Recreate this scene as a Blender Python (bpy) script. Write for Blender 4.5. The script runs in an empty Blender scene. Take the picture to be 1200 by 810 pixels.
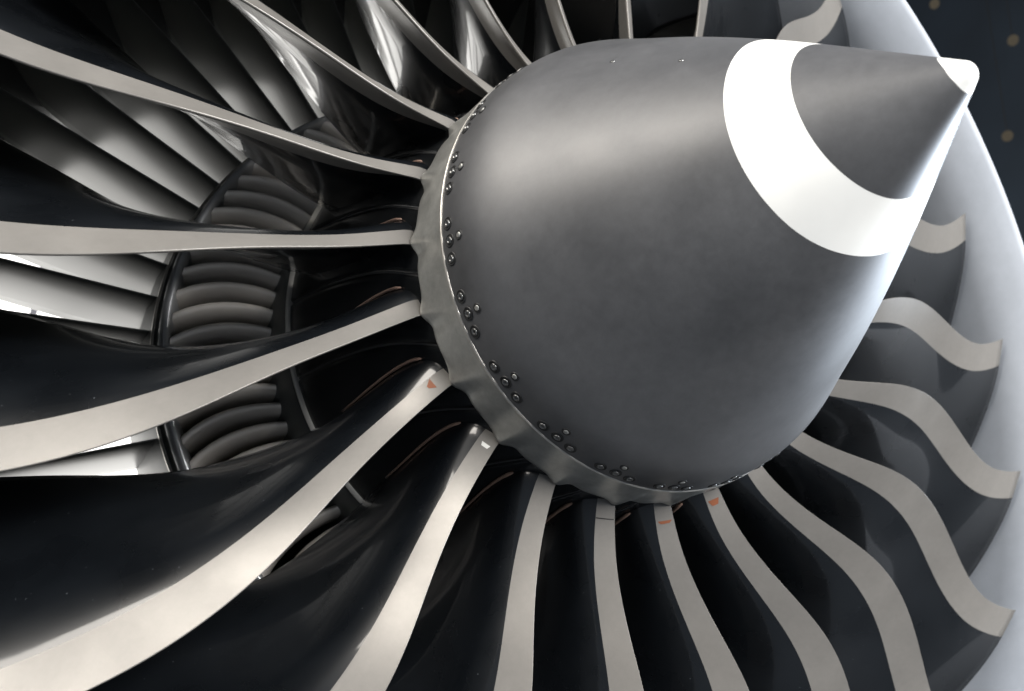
import bpy, bmesh, math, random
import numpy as np
from mathutils import Matrix, Vector
random.seed(3)
PI = math.pi
S = 0.467            # metres per spinner-rim radius
HZ = 2.3             # height of the engine axis
AL = math.radians(180 + 3.77)
scene = bpy.context.scene
COL = scene.collection

# ------------------------------------------------------------------ camera
RC = np.array([[0.53977843, -0.83998284, 0.05539015], [-0.22531255, -0.08076201, 0.97093344], [-0.81109402, -0.53656903, -0.23285227]])
CC = np.array([2.54918151, 1.93791366, 1.3461347])


def ew(v, origin=False):
    """engine axes (x forward along the shaft) -> world axes"""
    x, y, z = v
    r = Vector((x, y * math.cos(AL) - z * math.sin(AL), y * math.sin(AL) + z * math.cos(AL)))
    return r * S + Vector((0, 0, HZ)) if origin else r


cam_d = bpy.data.cameras.new('camera')
cam = bpy.data.objects.new('camera', cam_d)
COL.objects.link(cam)
right, down, fwd = ew(RC[0]), ew(RC[1]), ew(RC[2])
m3 = Matrix((right, -down, -fwd)).transposed()
cam.matrix_world = Matrix.Translation(ew(CC, True)) @ m3.to_4x4()
cam_d.sensor_width = 36
cam_d.lens = 36 * 903.62 / 1200
cam_d.shift_x = -124.9 / 1200
cam_d.shift_y = 58.9 / 1200
cam_d.clip_start = 0.02
cam_d.clip_end = 200
cam_d.dof.use_dof = True
cam_d.dof.focus_distance = 1.42
cam_d.dof.aperture_fstop = 3.2
scene.camera = cam

# ------------------------------------------------------------------ world and lamps
world = bpy.data.worlds.new('World')
scene.world = world
world.use_nodes = True
bg = world.node_tree.nodes['Background']
bg.inputs[0].default_value = (0.66, 0.76, 0.9, 1)
bg.inputs[1].default_value = 0.18


def area(name, loc, target, sx, sy, power, color):
    d = bpy.data.lights.new(name, 'AREA')
    d.shape = 'RECTANGLE'
    d.size, d.size_y = sx, sy
    d.energy = power
    d.color = color
    o = bpy.data.objects.new(name, d)
    COL.objects.link(o)
    o.location = loc
    o.rotation_euler = (Vector(target) - Vector(loc)).to_track_quat('-Z', 'Y').to_euler()
    return o


area('key_softbox', (1.2, -5.5, HZ + 3.9), (0.2, 0, HZ), 4.6, 3.0, 520, (1, 0.94, 0.86))
area('front_lamp', (6.0, 1.0, HZ + 1.5), (0, 0, HZ), 3.0, 2.4, 1050, (1, 0.985, 0.97))
area('side_rim_light', (-0.36, 3.0, HZ - 0.30), (0.5, 0, HZ), 0.6, 1.9, 20, (0.78, 0.88, 1))  # unseen light added to brighten the cone's right flank, no actual window
tip_lamp = area('tip_rim_light', (0.75, 3.2, HZ - 0.25), (0.52, 0, HZ - 0.05), 0.5, 0.8, 7, (0.78, 0.88, 1))  # added narrow-beam light for the bright edge near the tip, no window there
tip_lamp.data.spread = math.radians(36)

scene.view_settings.view_transform = 'Standard'
scene.view_settings.look = 'None'
scene.view_settings.exposure = 0
scene.view_settings.gamma = 1
scene.view_settings.use_curve_mapping = False
scene.cycles.max_bounces = 8
scene.cycles.use_denoising = True


# ------------------------------------------------------------------ materials
def mat(name, color, rough=0.5, metal=0.0, spec=0.5, coat=0.0, var=0.0, vscale=6.0, rvar=0.0, bump=0.0, bscale=200.0,
        specks=None, coat_rough=0.1):
    m = bpy.data.materials.new(name)
    m.use_nodes = True
    nt = m.node_tree
    b = nt.nodes['Principled BSDF']
    b.inputs['Base Color'].default_value = (*color, 1)
    b.inputs['Roughness'].default_value = rough
    b.inputs['Metallic'].default_value = metal
    b.inputs['Specular IOR Level'].default_value = spec
    b.inputs['Coat Weight'].default_value = coat
    b.inputs['Coat Roughness'].default_value = coat_rough
    tc = nt.nodes.new('ShaderNodeTexCoord')
    last = None
    if var or rvar:
        n = nt.nodes.new('ShaderNodeTexNoise')
        n.inputs['Scale'].default_value = vscale
        n.inputs['Detail'].default_value = 6
        nt.links.new(tc.outputs['Object'], n.inputs['Vector'])
        if var:
            r = nt.nodes.new('ShaderNodeMapRange')
            r.inputs['From Min'].default_value = 0.3
            r.inputs['From Max'].default_value = 0.7
            r.inputs['To Min'].default_value = 1 - var
            r.inputs['To Max'].default_value = 1 + var
            nt.links.new(n.outputs['Fac'], r.inputs['Value'])
            mx = nt.nodes.new('ShaderNodeMix')
            mx.data_type = 'RGBA'
            mx.blend_type = 'MULTIPLY'
            mx.inputs['Factor'].default_value = 1
            mx.inputs['A'].default_value = (*color, 1)
            nt.links.new(r.outputs['Result'], mx.inputs['B'])
            last = mx.outputs['Result']
            nt.links.new(last, b.inputs['Base Color'])
        if rvar:
            r2 = nt.nodes.new('ShaderNodeMapRange')
            r2.inputs['From Min'].default_value = 0.3
            r2.inputs['From Max'].default_value = 0.7
            r2.inputs['To Min'].default_value = max(0.02, rough - rvar)
            r2.inputs['To Max'].default_value = rough + rvar
            nt.links.new(n.outputs['Fac'], r2.inputs['Value'])
            nt.links.new(r2.outputs['Result'], b.inputs['Roughness'])
    if specks:
        v = nt.nodes.new('ShaderNodeTexNoise')
        v.inputs['Scale'].default_value = specks[1]
        v.inputs['Detail'].default_value = 2
        nt.links.new(tc.outputs['Object'], v.inputs['Vector'])
        r = nt.nodes.new('ShaderNodeMapRange')
        r.inputs['From Min'].default_value = specks[2]
        r.inputs['From Max'].default_value = specks[2] + 0.03
        nt.links.new(v.outputs['Fac'], r.inputs['Value'])
        mx = nt.nodes.new('ShaderNodeMix')
        mx.data_type = 'RGBA'
        mx.inputs['A'].default_value = (*color, 1)
        if last:
            nt.links.new(last, mx.inputs['A'])
        mx.inputs['B'].default_value = (*specks[0], 1)
        nt.links.new(r.outputs['Result'], mx.inputs['Factor'])
        nt.links.new(mx.outputs['Result'], b.inputs['Base Color'])
    if bump:
        n = nt.nodes.new('ShaderNodeTexNoise')
        n.inputs['Scale'].default_value = bscale
        n.inputs['Detail'].default_value = 3
        nt.links.new(tc.outputs['Object'], n.inputs['Vector'])
        bp = nt.nodes.new('ShaderNodeBump')
        bp.inputs['Strength'].default_value = bump
        bp.inputs['Distance'].default_value = 0.001
        nt.links.new(n.outputs['Fac'], bp.inputs['Height'])
        nt.links.new(bp.outputs['Normal'], b.inputs['Normal'])
    return m


def emit(name, color, strength):
    m = bpy.data.materials.new(name)
    m.use_nodes = True
    nt = m.node_tree
    nt.nodes.remove(nt.nodes['Principled BSDF'])
    e = nt.nodes.new('ShaderNodeEmission')
    e.inputs[0].default_value = (*color, 1)
    e.inputs[1].default_value = strength
    nt.links.new(e.outputs[0], nt.nodes['Material Output'].inputs[0])
    return m


def add_grain(m, scale, lo, hi):
    """fine mottling of the paint multiplied into the base colour"""
    nt = m.node_tree
    b = nt.nodes['Principled BSDF']
    src = b.inputs['Base Color'].links[0].from_socket
    tc = nt.nodes.new('ShaderNodeTexCoord')
    n = nt.nodes.new('ShaderNodeTexNoise')
    n.inputs['Scale'].default_value = scale
    n.inputs['Detail'].default_value = 8
    n.inputs['Roughness'].default_value = .75
    nt.links.new(tc.outputs['Object'], n.inputs['Vector'])
    r = nt.nodes.new('ShaderNodeMapRange')
    r.inputs['From Min'].default_value = .3
    r.inputs['From Max'].default_value = .7
    r.inputs['To Min'].default_value = lo
    r.inputs['To Max'].default_value = hi
    nt.links.new(n.outputs['Fac'], r.inputs['Value'])
    mx = nt.nodes.new('ShaderNodeMix')
    mx.data_type = 'RGBA'
    mx.blend_type = 'MULTIPLY'
    mx.inputs['Factor'].default_value = 1
    nt.links.new(src, mx.inputs['A'])
    nt.links.new(r.outputs['Result'], mx.inputs['B'])
    nt.links.new(mx.outputs['Result'], b.inputs['Base Color'])


M = dict(
    spinner=mat('spinner_paint', (0.056, 0.057, 0.060), 0.46, 0.0, 0.95, var=0.22, vscale=5, rvar=0.07, bump=0.6, bscale=7),
    white=mat('white_paint', (0.80, 0.80, 0.77), 0.38, var=0.05, vscale=8),
    titanium=mat('titanium', (0.222, 0.211, 0.195), 0.36, 0.26, 0.5, var=0.05, vscale=9, rvar=0.06, bump=0.05, bscale=300),
    composite=mat('black_composite', (0.0052, 0.0064, 0.0080), 0.3, 0.0, 0.45, coat=0.8, coat_rough=0.06, var=0.25, vscale=7, rvar=0.06,
                  specks=((0.10, 0.11, 0.12), 170, 0.75)),
    ring=mat('ring_alloy', (0.44, 0.44, 0.415), 0.36, 0.65, var=0.08, vscale=7, rvar=0.07),
    rim=mat('polished_rim', (0.5, 0.48, 0.44), 0.38, 0.8),
    bolt=mat('bolt_steel', (0.22, 0.22, 0.215), 0.32, 0.9),
    hole=mat('dark_recess', (0.012, 0.012, 0.012), 0.5),
    platform=mat('black_platform', (0.010, 0.011, 0.012), 0.22, 0.0, 0.5, var=0.2, rvar=0.05),
    seam=mat('platform_seam', (0.06, 0.06, 0.06), 0.45, 0.3),
    seal=mat('copper_seal', (0.26, 0.17, 0.13), 0.5, 0.1),
    orange=mat('orange_mark', (0.21, 0.068, 0.028), 0.6),
    liner=mat('case_liner', (0.375, 0.405, 0.45), 0.5, var=0.04, vscale=3, rvar=0.05),
    duct=mat('dark_duct', (0.035, 0.037, 0.038), 0.25, 0.2, var=0.2, vscale=4),
    vane=mat('outlet_vane_paint', (0.085, 0.088, 0.080), 0.28, 0.15, var=0.08, vscale=5),
    booster=mat('booster_vane_alloy', (0.60, 0.56, 0.51), 0.36, 0.3, var=0.08, vscale=8),
    lip=mat('splitter_steel', (0.50, 0.51, 0.52), 0.3, 0.6),
    shroud=mat('shroud_grey', (0.07, 0.075, 0.072), 0.4, 0.2),
    backdrop=mat('hangar_wall_paint', (0.020, 0.030, 0.042), 0.8, var=0.3, vscale=0.6),
    pane=emit('bright_daylight', (1, 0.98, 0.94), 2.7),
    frame=mat('window_frame', (0.30, 0.30, 0.34), 0.5),
    lamp=emit('far_lamp_glow', (1, 0.85, 0.62), 0.075),
)


add_grain(M['spinner'], 55, .84, 1.16)
add_grain(M['titanium'], 60, .95, 1.05)
add_grain(M['ring'], 30, .8, 1.2)
add_grain(M['liner'], 18, .94, 1.06)


# ------------------------------------------------------------------ mesh helpers
def P(x, r, th):
    return (S * x, S * r * math.cos(th + AL), S * r * math.sin(th + AL))


def link(name, me, parent=None, m=None):
    o = bpy.data.objects.new(name, me)
    COL.objects.link(o)
    if m is not None:
        for q in (m if isinstance(m, (list, tuple)) else [m]):
            me.materials.append(q)
    if parent is not None:
        o.parent = parent
    return o


def mesh(name, verts, faces, smooth=True):
    me = bpy.data.meshes.new(name)
    me.from_pydata([tuple(v) for v in verts], [], faces)
    bm = bmesh.new()
    bm.from_mesh(me)
    bmesh.ops.recalc_face_normals(bm, faces=bm.faces)
    bm.to_mesh(me)
    bm.free()
    if smooth:
        me.polygons.foreach_set('use_smooth', [True] * len(me.polygons))
    return me


def grid(fn, us, vs, close_v=False):
    vs = list(vs)
    V = [fn(u, v) for u in us for v in vs]
    n = len(vs)
    F = []
    for i in range(len(us) - 1):
        for j in range(n if close_v else n - 1):
            k = (j + 1) % n
            F.append((i * n + j, i * n + k, (i + 1) * n + k, (i + 1) * n + j))
    return V, F


TH = [i * 2 * PI / 220 for i in range(220)]


def revolve(name, prof, m, parent, n=220, solid=False):
    """prof: list of (x, r) in rim radii"""
    ths = [i * 2 * PI / n for i in range(n)]
    V, F = grid(lambda u, t: P(prof[u][0], prof[u][1], t), range(len(prof)), ths, True)
    if solid:
        L = len(prof) - 1
        F += [(L * n + j, L * n + (j + 1) % n, (j + 1) % n, j) for j in range(n)]
    return link(name, mesh(name, V, F), parent, m)


def nspl(xk, yk, x):
    xk = np.array(xk, float); yk = np.array(yk, float); x = np.atleast_1d(np.array(x, float))
    n = len(xk); h = np.diff(xk); A = np.zeros((n, n)); b = np.zeros(n); A[0, 0] = A[-1, -1] = 1
    for i in range(1, n - 1):
        A[i, i - 1] = h[i - 1]; A[i, i] = 2 * (h[i - 1] + h[i]); A[i, i + 1] = h[i]
        b[i] = 6 * ((yk[i + 1] - yk[i]) / h[i] - (yk[i] - yk[i - 1]) / h[i - 1])
    mm = np.linalg.solve(A, b)
    i = np.clip(np.searchsorted(xk, x) - 1, 0, n - 2); t = x - xk[i]; hh = h[i]
    return yk[i] + t * ((yk[i + 1] - yk[i]) / hh - hh * (2 * mm[i] + mm[i + 1]) / 6) + t * t * mm[i] / 2 + t ** 3 * (mm[i + 1] - mm[i]) / (6 * hh)


def root(name, label, cat, loc=(0, 0, HZ), group=None):
    o = bpy.data.objects.new(name, None)
    o.empty_display_size = 0.1
    COL.objects.link(o)
    o.location = loc
    o['label'] = label
    o['category'] = cat
    if group:
        o['group'] = group
    return o


# ================================================================== backdrop
def box_mesh(name, x0, x1, y0, y1, z0, z1):
    V = [(x, y, z) for x in (x0, x1) for y in (y0, y1) for z in (z0, z1)]
    F = [(0, 1, 3, 2), (4, 6, 7, 5), (0, 4, 5, 1), (2, 3, 7, 6), (0, 2, 6, 4), (1, 5, 7, 3)]
    return mesh(name, V, F, False)


bd = link('hangar_wall', box_mesh('hangar_wall', -9.0, 2.5, 9.0, 9.3, -1.0, 12), None, M['backdrop'])
bd['kind'] = 'structure'
CW = ew(CC, True)
lamp_labels = ['dim hangar lamp above the engine intake, highest of the three blurred dots',
               'dim round hangar lamp at the upper right, between the two other blurred dots',
               'dim round hangar lamp lowest of the three blurred dots, right of the spinner tip']
bm = bmesh.new()
bmesh.ops.create_uvsphere(bm, u_segments=16, v_segments=10, radius=0.062)
lamp_me = bpy.data.meshes.new('lamp_globe'); bm.to_mesh(lamp_me); bm.free()
lamp_me.materials.append(M['lamp'])
bm = bmesh.new()
bmesh.ops.create_cone(bm, segments=8, radius1=0.006, radius2=0.006, depth=3.0, cap_ends=True)
cap_me = bpy.data.meshes.new('hanging_rod'); bm.to_mesh(cap_me); bm.free()
cap_me.materials.append(M['hole'])
for lab, d in zip(lamp_labels, [(-0.398, -0.703, -0.589), (-0.355, -0.765, -0.537), (-0.396, -0.798, -0.455)]):
    w = ew(d)
    t = (7.2 - CW.y) / w.y
    p = CW + w * t
    r = root('hangar_lamp', lab, 'lamp', p, 'hangar lamps glowing in the dark background')
    link('globe', lamp_me, r)
    c = link('hanging_rod', cap_me, r)
    c.location = (0, 0.0, 1.57)

win = root('hangar_window', 'bright daylit window glimpsed between the vanes behind the engine', 'window', (-5.6, -0.6, HZ))
xs_w = [-4.0, -2.6, -1.02, 0.6, 2.2, 3.6]
for a, b in zip(xs_w[:-1], xs_w[1:]):
    link('pane', box_mesh('pane', -0.02, 0.0, a + 0.02, b - 0.02, -2.0, 4.6), win, M['pane'])
for a in xs_w:
    link('mullion', box_mesh('mullion', -0.05, 0.05, a - 0.02, a + 0.02, -2.0, 4.6), win, M['frame'])

# ================================================================== fan rotor
fan = root('fan_rotor', 'jet engine fan with dark grey cone and black blades edged in pale metal', 'jet fan')
NB = 22
PITCH = 2 * PI / NB

# ---- spinner
XK = [0, .2, .4, .6, .8, 1., 1.2, 1.4]
RKp = [1, .9485, .8321, .7085, .5759, .4336, .2822, .1282]
NR = .045
SL = .77
APEX = 1.2 + .2822 / SL
HA = math.atan(SL)
NC = APEX - NR / math.sin(HA)
NT = NC + NR * math.sin(HA)
TIPX = NC + NR


def spin_r(x):
    if x > NT:
        return math.sqrt(max(0, NR * NR - (x - NC) ** 2))
    if x > 1.2:
        return .2822 - SL * (x - 1.2)
    return float(nspl(XK, RKp, x)[0])


SX = np.concatenate([np.linspace(0, NT, 281), NT + (TIPX - NT) * np.sin(np.linspace(0, 1, 40)[1:] * PI / 2)])
SR = np.array([spin_r(x) for x in SX])


def sr(x):
    return float(np.interp(x, SX, SR))


def wrapdeg(t):
    d = math.degrees(t)
    return (d + 180) % 360 - 180


_od = [-180, -150, -60.4, -37.2, -20.4, .8, 19.1, 37.2, 52.5, 66.3, 85.1, 108.8, 117.8, 150, 180]
_ox = [1.03, .96, .942, .961, .971, .984, .998, 1.015, 1.029, 1.044, 1.065, 1.085, 1.098, 1.10, 1.03]
_id = [-180, -150, -55.4, -29.1, -9.9, 8.6, 26.7, 47.5, 67.5, 88.6, 108.2, 113.4, 150, 180]
_ix = [1.19, 1.13, 1.113, 1.131, 1.146, 1.162, 1.178, 1.197, 1.213, 1.229, 1.248, 1.256, 1.25, 1.19]
_td = [-180, -120, -58, -12, 39, 80, 109, 140, 180]
_tx = [1.475, 1.45, 1.456, 1.483, 1.496, 1.498, 1.497, 1.49, 1.475]


def sm(tab_d, tab_x, t):
    d = wrapdeg(t)
    return sum(float(np.interp((d + k + 180) % 360 - 180, tab_d, tab_x)) for k in (-8, -4, 0, 4, 8)) / 5


ob = lambda t: sm(_od, _ox, t)
ib = lambda t: sm(_id, _ix, t)
tb = lambda t: sm(_td, _tx, t)


def spin_patch(name, fa, fb, n, m, parent, ease=False):
    us = [i / n for i in range(n + 1)]

    def f(u, t):
        a, b = fa(t), fb(t)
        x = a + (b - a) * (math.sin(u * PI / 2) if ease else u)
        return P(x, max(sr(x), 1e-4), t)
    V, F = grid(f, us, TH, True)
    me = mesh(name, V, F)
    return link(name, me, parent, m)


spinner = spin_patch('spinner', lambda t: 0.0, ob, 40, M['spinner'], fan)
band = spin_patch('white_band', ob, ib, 10, M['white'], spinner)
front = spin_patch('grey_cone_tip', ib, tb, 16, M['spinner'], spinner)
nose = spin_patch('white_nose', tb, lambda t: TIPX, 14, M['white'], spinner, True)

# thin bright rim where the spinner meets the support ring
revolve('spinner_rim', [(-.012, 1.0), (-.011, 1.004), (-.005, 1.0055), (.001, 1.004), (.003, .999), (0, .99)], M['rim'], spinner, 260)


# bolts: recessed cup, ring and hexagon head
def lathe_bm(bm, prof, n, mi, hexr=None):
    rows = []
    for r, z in prof:
        rows.append([bm.verts.new((r * math.cos(2 * PI * i / n), r * math.sin(2 * PI * i / n), z)) for i in range(n)])
    for a, b in zip(rows[:-1], rows[1:]):
        for i in range(n):
            f = bm.faces.new((a[i], a[(i + 1) % n], b[(i + 1) % n], b[i]))
            f.material_index = mi
            f.smooth = n > 8
    f = bm.faces.new(rows[-1])
    f.material_index = mi


bm = bmesh.new()
lathe_bm(bm, [(.0125, -.003), (.0120, .0008), (.0105, .0010), (.0095, .0002)], 20, 0)
lathe_bm(bm, [(.0066, -.001), (.0066, .0016), (.0058, .0023), (.0040, .0024), (.0034, .0008)], 14, 1)
bolt_me = bpy.data.meshes.new('bolt'); bm.to_mesh(bolt_me); bm.free()
for q in (M['hole'], M['bolt']):
    bolt_me.materials.append(q)
bm = bmesh.new()
lathe_bm(bm, [(.0090, -.003), (.0086, .0007), (.0068, .0008), (.0060, .0003)], 18, 0)
lathe_bm(bm, [(.0050, .0002), (.0048, .0012), (.0030, .0014)], 12, 1)
hole_me = bpy.data.meshes.new('jacking_hole'); bm.to_mesh(hole_me); bm.free()
for q in (M['hole'], M['ring']):
    hole_me.materials.append(q)
OFF = math.radians(22.2) - PITCH


def on_spinner(name, me, x, th, dz=0.0006):
    e = 1e-3
    d = (sr(x + 0.02) - sr(max(0, x - 0.02))) / (0.02 + min(x, 0.02))
    n = Vector((-d, math.cos(th + AL), math.sin(th + AL))).normalized()
    o = bpy.data.objects.new(name, me)
    COL.objects.link(o)
    o.parent = spinner
    o.matrix_local = Matrix.Translation(Vector(P(x, sr(x), th)) + n * dz) @ n.to_track_quat('Z', 'X').to_matrix().to_4x4()
    return o


for k in range(NB):
    t0 = OFF + k * PITCH
    for dt in (-4.0, 0.0, 4.0):
        on_spinner('bolt', bolt_me, .050 if dt == 0 else .045, t0 + math.radians(dt))
    on_spinner('jacking_hole', hole_me, .107, t0)
bm = bmesh.new()
lathe_bm(bm, [(.004, -.0005), (.0035, .0006), (.002, .0008)], 12, 0)
plug_me = bpy.data.meshes.new('balance_plug'); bm.to_mesh(plug_me); bm.free()
plug_me.materials.append(M['bolt'])
for x, dd in ((.559, -39.7), (.805, -37.6)):
    on_spinner('balance_plug', plug_me, x, math.radians(dd))

# ---- support ring with a hump at each blade root
LEXK = [-.238, -.267, -.245, -.203, -.260, -.387, -.461, -.412]
LETK = [.004, .034, .073, .113, .119, .080, .051, .080]
STXK = [-.267, -.324, -.329, -.307, -.378, -.510, -.545, -.475]
STTK = [-.066, -.025, .020, .052, .054, .021, -.005, .027]
RK = [1.046, 1.25, 1.55, 1.9, 2.3, 2.75, 3.2, 3.6]
TEXK = [-1.08, -1.06, -1.03, -1.02, -1.16, -1.289, -1.321, -1.317]
TETK = [-.150, -.11, -.105, -.130, -.205, -.265, -.34, -.401]


def ringf(u, t):
    ph = ((t / PITCH + .5) % 1.0) - .5            # 0 at a blade root
    s = u
    c = ph - 0.10 * (1 - s)                        # the ridge runs slantwise
    hump = math.exp(-(c / .13) ** 2) - .5 * math.exp(-((c - .21) / .12) ** 2)
    edge = math.exp(-(ph / .19) ** 2)
    x = -.010 + s * (-.214 - .018 * edge + .010)
    r = 1.0 + .018 * math.sin(s * 1.4) + .018 * hump * s ** 1.3 + .008 * s
    return P(x, r, t)


us = [i / 14 for i in range(15)]
ths = [i * 2 * PI / (22 * 28) for i in range(22 * 28)]
V, F = grid(ringf, us, ths, True)
n0 = len(ths)
base = len(V)
for t in ths:                                       # turned-in aft edge
    V.append(P(-.222, .97, t))
F += [((14) * n0 + j, 14 * n0 + (j + 1) % n0, base + (j + 1) % n0, base + j) for j in range(n0)]
link('support_ring', mesh('support_ring', V, F), fan, M['ring'])

# ---- hub and platforms
HX = [-1.30, -1.15, -.80, -.50, -.37, -.225]
HR = [1.330, 1.305, 1.20, 1.10, 1.055, 1.010]


def hub_r(x):
    return float(np.interp(x, HX, HR))


revolve('hub_drum', [(-.20, .96), (-.225, .985), (-.37, 1.03), (-.5, 1.075), (-.8, 1.175), (-1.15, 1.28), (-1.215, 1.30), (-1.22, .5)], M['hole'], fan)
revolve('hub_rear_rim', [(-1.19, 1.300), (-1.192, 1.331), (-1.198, 1.3335), (-1.206, 1.331), (-1.215, 1.30)], M['rim'], fan)


def root_th(x):
    """blade root camber line (angle) along the shaft"""
    return float(nspl([-1.2, -.85, -.6, -.42, -.24], [-.165, -.155, -.128, -.085, -.01], x)[0])


def platf(u, v):
    x = -.228 + u * (-1.19 + .228)
    t = root_th(x) + (v - .5) * (PITCH - .010)
    bev = .006 if v < .001 or v > .999 else 0
    return P(x, hub_r(x) - bev, t)


vs = [0, .02] + [i / 12 for i in range(1, 12)] + [.98, 1]
V, F = grid(platf, [i / 14 for i in range(15)], vs)
plat_me = mesh('blade_platform', V, F)
plat_me.materials.append(M['platform'])
V, F = grid(lambda u, v: P(-.232 - u * .95, hub_r(-.232 - u * .95) - .004, root_th(-.232 - u * .95) + PITCH / 2 + (v - .5) * .007), [i / 14 for i in range(15)], [0, 1])
seam_me = mesh('platform_seam', V, F)
seam_me.materials.append(M['seam'])


# ---- blades
def section(r):
    """suction-side curve (x, arc) from the leading edge back, and thickness offsets, at radius r"""
    rr = min(max(r, 1.046), 3.6)
    g = lambda k: float(nspl(RK, k, rr)[0])
    le = np.array([g(LEXK), g(LETK) * r]); st = np.array([g(STXK), g(STTK) * r]); te = np.array([g(TEXK), g(TETK) * r])
    d0 = st - le
    L0 = np.linalg.norm(d0)
    d0 /= L0
    chord = np.linalg.norm(te - st)
    w = min(1, max(0, (rr - 1.05) / 1.4))
    axial = np.array([-1.0, 0.0])
    dte = (te - st) / chord
    d1 = axial * (1 - w) + dte * w
    d1 /= np.linalg.norm(d1)
    return le, st, te, d0, L0, chord, d1


NS = 30


def suction(r):
    le, st, te, d0, L0, chord, d1 = section(r)
    pts = []
    n1 = 9
    for i in range(n1):
        pts.append(le + d0 * L0 * (i / n1) ** 2.2)
    k = chord * .75
    for i in range(NS - n1 + 1):
        t = i / (NS - n1)
        h00 = 2 * t ** 3 - 3 * t * t + 1; h10 = t ** 3 - 2 * t * t + t; h01 = -2 * t ** 3 + 3 * t * t; h11 = t ** 3 - t * t
        pts.append(st * h00 + d0 * k * h10 + te * h01 + d1 * k * h11)
    return np.array(pts), n1, L0


def blade_rows(r):
    pts, n1, L0 = suction(r)
    seg = np.hypot(*np.diff(pts, axis=0).T)
    s = np.concatenate([[0], np.cumsum(seg)])
    tot = s[-1]
    tang = np.gradient(pts, s, axis=0)
    tang /= np.linalg.norm(tang, axis=1)[:, None]
    nrm = np.stack([tang[:, 1], -tang[:, 0]], 1)     # towards +theta (pressure side)
    if nrm[n1][1] < 0:
        nrm = -nrm
    w = min(1, max(0, (r - 1.05) / 2.4))
    tmax = .085 * (1 - w) ** 1.3 + .030
    q = s / tot
    nose = .014 * np.sqrt(np.clip(1 - (1 - np.clip(s / .014, 0, 1)) ** 2, 0, 1))
    grow = np.where(q < .38, np.sin(np.clip(q / .38, 0, 1) * PI / 2) ** 1.5, np.clip(1 - ((q - .38) / .62) ** 1.7, 0, 1))
    th = nose * np.clip(1 - ((q - .38) / .62), .25, 1) + (tmax - .014) * grow
    th[0] = 0
    pr = pts + nrm * th[:, None]
    return pts, pr, n1, s


RS = np.concatenate([np.linspace(.985, 1.3, 14), np.linspace(1.3, 3.465, 46)[1:]])


def to3(p, r):
    return P(p[0], r, p[1] / r)


rows = []
for r in RS:
    suc, prs, n1, s = blade_rows(r)
    n2 = int(np.argmin(np.abs(s - s[n1] * 1.75)))
    rows.append((r, suc, prs, n1, n2))
n2 = int(round(np.mean([q[4] for q in rows])))
n1 = rows[0][3]
# leading edge guard: pressure n2 .. nose .. suction n1
Vg = []
for r, suc, prs, _, _ in rows:
    loop = [prs[j] for j in range(n2, 0, -1)] + [suc[j] for j in range(0, n1 + 1)]
    Vg += [to3(p, r) for p in loop]
ng = n2 + n1 + 1
Fg = [(i * ng + j, i * ng + j + 1, (i + 1) * ng + j + 1, (i + 1) * ng + j) for i in range(len(rows) - 1) for j in range(ng - 1)]
i = len(rows) - 1
Fg.append([i * ng + j for j in range(ng)])
guard_me = mesh('leading_edge', Vg, Fg)
guard_me.materials.append(M['titanium'])
Va = []
for r, suc, prs, _, _ in rows:
    loop = [suc[j] for j in range(n1, len(suc))] + [prs[j] for j in range(len(prs) - 1, n2 - 1, -1)]
    Va += [to3(p, r) for p in loop]
na = len(Va) // len(rows)
Fa = [(i * na + j, i * na + j + 1, (i + 1) * na + j + 1, (i + 1) * na + j) for i in range(len(rows) - 1) for j in range(na - 1)]
Fa.append([(len(rows) - 1) * na + j for j in range(na)])
air_me = mesh('fan_blade', Va, Fa)
air_me.materials.append(M['composite'])

# copper coloured seal along the suction side of the root
cen = []
for x in np.linspace(-.345, -.92, 22):
    r = hub_r(x) + .009
    suc, prs, a, s = blade_rows(r)
    o = np.argsort(suc[:, 0])
    arc = float(np.interp(x, suc[o, 0], suc[o, 1]))
    cen.append((x, r, (arc - .010) / r))
Vs, Fs = [], []
for i, (x, r, t) in enumerate(cen):
    for j in range(8):
        a = j * PI / 4
        rad = (.0095 - .004 * i / 21) * (.55 if i == 0 else 1)
        Vs.append(P(x, r + rad * math.cos(a), t + rad * .8 * math.sin(a) / r))
for i in range(len(cen) - 1):
    for j in range(8):
        Fs.append((i * 8 + j, i * 8 + (j + 1) % 8, (i + 1) * 8 + (j + 1) % 8, (i + 1) * 8 + j))
Fs += [list(range(8)), [(len(cen) - 1) * 8 + j for j in range(8)]]
seal_me = mesh('root_seal', Vs, Fs)
seal_me.materials.append(M['seal'])


def mark_mesh(name, r0, r1, q0, q1, taper):
    """small flat print or painted shine 0.4 mm above the leading edge guard, suction side"""
    V = []
    N1, N2 = 6, 6
    for i in range(N1 + 1):
        r = r0 + (r1 - r0) * i / N1
        le, st, te, d0, L0, chord, d1 = section(r)
        nn = np.array([d0[1], -d0[0]])
        if nn[1] > 0:
            nn = -nn
        for j in range(N2 + 1):
            w = 1 - taper * i / N1
            q = q0 + (q1 - q0) * (.5 + (j / N2 - .5) * w)
            V.append(to3(le + d0 * L0 * q + nn * .0012, r))
    F = [(i * (N2 + 1) + j, i * (N2 + 1) + j + 1, (i + 1) * (N2 + 1) + j + 1, (i + 1) * (N2 + 1) + j) for i in range(N1) for j in range(N2)]
    return mesh(name, V, F)


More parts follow.
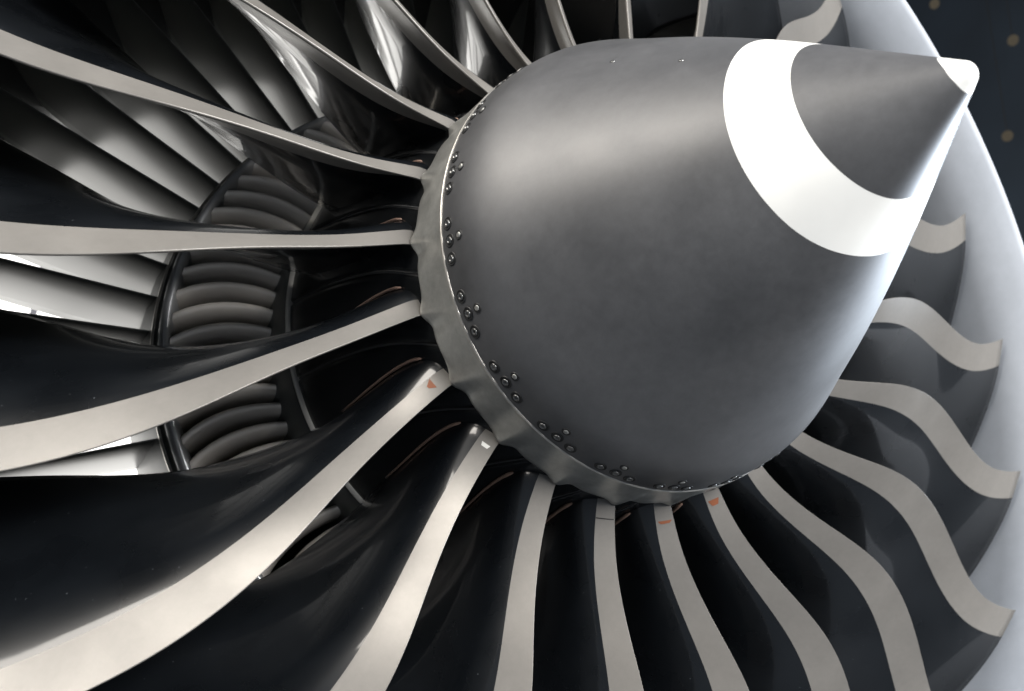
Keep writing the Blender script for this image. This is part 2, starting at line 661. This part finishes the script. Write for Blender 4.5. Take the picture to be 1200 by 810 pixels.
marks = {2: [('paint_mark', mark_mesh('paint_mark', 1.09, 1.115, .35, .95, .75), M['orange'])],
         6: [('paint_mark', mark_mesh('paint_mark', 1.105, 1.118, .1, .9, .4), M['orange'])],
         7: [('paint_mark', mark_mesh('paint_mark', 1.085, 1.115, .2, .9, .5), M['orange'])],
         5: [('seam_line', mark_mesh('seam_line', 1.100, 1.104, .05, .98, 0), M['hole'])],
         3: [('painted_shine', mark_mesh('painted_shine', 1.07, 1.085, .25, .75, .3), M['white'])]}  # white patch stands in for a shine on the blade edge
for nm in marks.values():
    for _, me, m in nm:
        me.materials.append(m)

for k in range(-9, 13):
    rot = (k * PITCH, 0, 0)
    b = link('fan_blade', air_me, fan); b.rotation_euler = rot
    g = link('leading_edge', guard_me, b)
    s_ = link('root_seal', seal_me, b)
    for nm, me, m in marks.get(k, []):
        o = link(nm, me, b)
        if nm == 'paint_mark':
            b['label'] = 'black blade with an orange paint mark at the root of its pale edge'
    p = link('blade_platform', plat_me, fan); p.rotation_euler = rot
    q = link('platform_seam', seam_me, p)

# ================================================================== fan case, ducts and vanes
case = root('fan_case', 'pale grey fan case ring around the blades with vanes behind', 'fan case')
lipx = -.20
prof = [(-1.30, 3.50), (-.9, 3.515), (-.6, 3.515), (-.5, 3.522), (-.4, 3.543), (-.3, 3.576), (-.225, 3.605), (lipx, 3.622), (lipx + .004, 3.632), (lipx, 3.645), (-.23, 3.66), (-.4, 3.70), (-.9, 3.74), (-1.8, 3.76)]
revolve('case_liner', prof, M['liner'], case, 300)
revolve('outer_duct', [(-1.30, 3.50), (-1.6, 3.40), (-2.0, 3.20), (-2.6, 2.98), (-3.2, 2.815), (-3.22, 2.83), (-3.2, 2.9), (-2.6, 3.1), (-1.8, 3.76)], M['duct'], case, 260)
revolve('core_cowl', [(-1.775, 1.79), (-1.82, 1.812), (-1.95, 1.85), (-2.2, 1.90), (-2.8, 1.93), (-3.4, 1.85), (-5.0, 1.5), (-5.02, .5)], M['shroud'], case, 260)
revolve('splitter_lip', [(-1.90, 1.745), (-1.80, 1.765), (-1.768, 1.782), (-1.762, 1.795), (-1.770, 1.808), (-1.83, 1.825)], M['lip'], case, 260)
revolve('splitter_band', [(-1.90, 1.843), (-1.905, 1.852), (-1.925, 1.857), (-1.93, 1.845)], M['rim'], case, 260)
revolve('booster_outer_wall', [(-1.88, 1.745), (-2.2, 1.73), (-2.9, 1.66), (-2.92, 1.2)], M['shroud'], case, 200)
revolve('booster_inner_shroud', [(-1.235, 1.25), (-1.235, 1.318), (-1.25, 1.326), (-1.5, 1.345), (-1.75, 1.36), (-2.3, 1.36), (-2.9, 1.34)], M['shroud'], case, 220)


def vane_mesh(name, secs, thick, nchord=10):
    """secs: list of (r, [ (x,theta) LE, mid, TE ])"""
    V = []
    n = nchord
    for r, (le, mi, te) in secs:
        le, mi, te = [np.array((q[0], q[1] * r)) for q in (le, mi, te)]
        c = []
        for i in range(n + 1):
            t = (i / n) ** 1.8
            c.append(le * (1 - t) ** 2 + 2 * mi * t * (1 - t) + te * t * t)
        c = np.array(c)
        tg = np.gradient(c, axis=0)
        tg /= np.linalg.norm(tg, axis=1)[:, None]
        nr = np.stack([-tg[:, 1], tg[:, 0]], 1)
        h = np.array([thick * max(.06, 2.6 * (math.sqrt((i / n) ** 1.8) * (1 - (i / n) ** 1.8)) if i else .06) for i in range(n + 1)]) * .5
        loop = [c[i] + nr[i] * h[i] for i in range(n + 1)] + [c[i] - nr[i] * h[i] for i in range(n, -1, -1)]
        V += [to3(p, r) for p in loop]
    m = 2 * (n + 1)
    F = [(i * m + j, i * m + (j + 1) % m, (i + 1) * m + (j + 1) % m, (i + 1) * m + j) for i in range(len(secs) - 1) for j in range(m)]
    return mesh(name, V, F)


NO = 60
secs = []
for i in range(9):
    r = 1.84 + i * (3.22 - 1.84) / 8
    lean = 0.0
    u = i / 8
    secs.append((r, ((-2.02, 0.0), (-2.32, .014 - .012 * u), (-2.80 + .16 * u, .014 - .026 * u))))
ogv_me = vane_mesh('outlet_vane', secs, .035)
ogv_me.materials.append(M['vane'])
for k in range(NO):
    o = link('outlet_vane', ogv_me, case)
    o.rotation_euler = (math.radians(-26.3) + k * 2 * PI / NO, 0, 0)
NV = 86
secs = []
for i in range(9):
    u = i / 8
    r = 1.34 + u * (1.775 - 1.34)
    bow = -.034 * math.sin(u * PI) ** .8 + .01 * u
    x0 = -1.50 - .27 * u
    secs.append((r, ((x0, bow), (x0 - .09, bow + .034), (x0 - .42, bow + .045))))
igv_me = vane_mesh('booster_vane', secs, .056, 14)
igv_me.materials.append(M['booster'])
for k in range(NV):
    o = link('booster_vane', igv_me, case)
    o.rotation_euler = (math.radians(-22.76 - 2) + k * 2 * PI / NV, 0, 0)
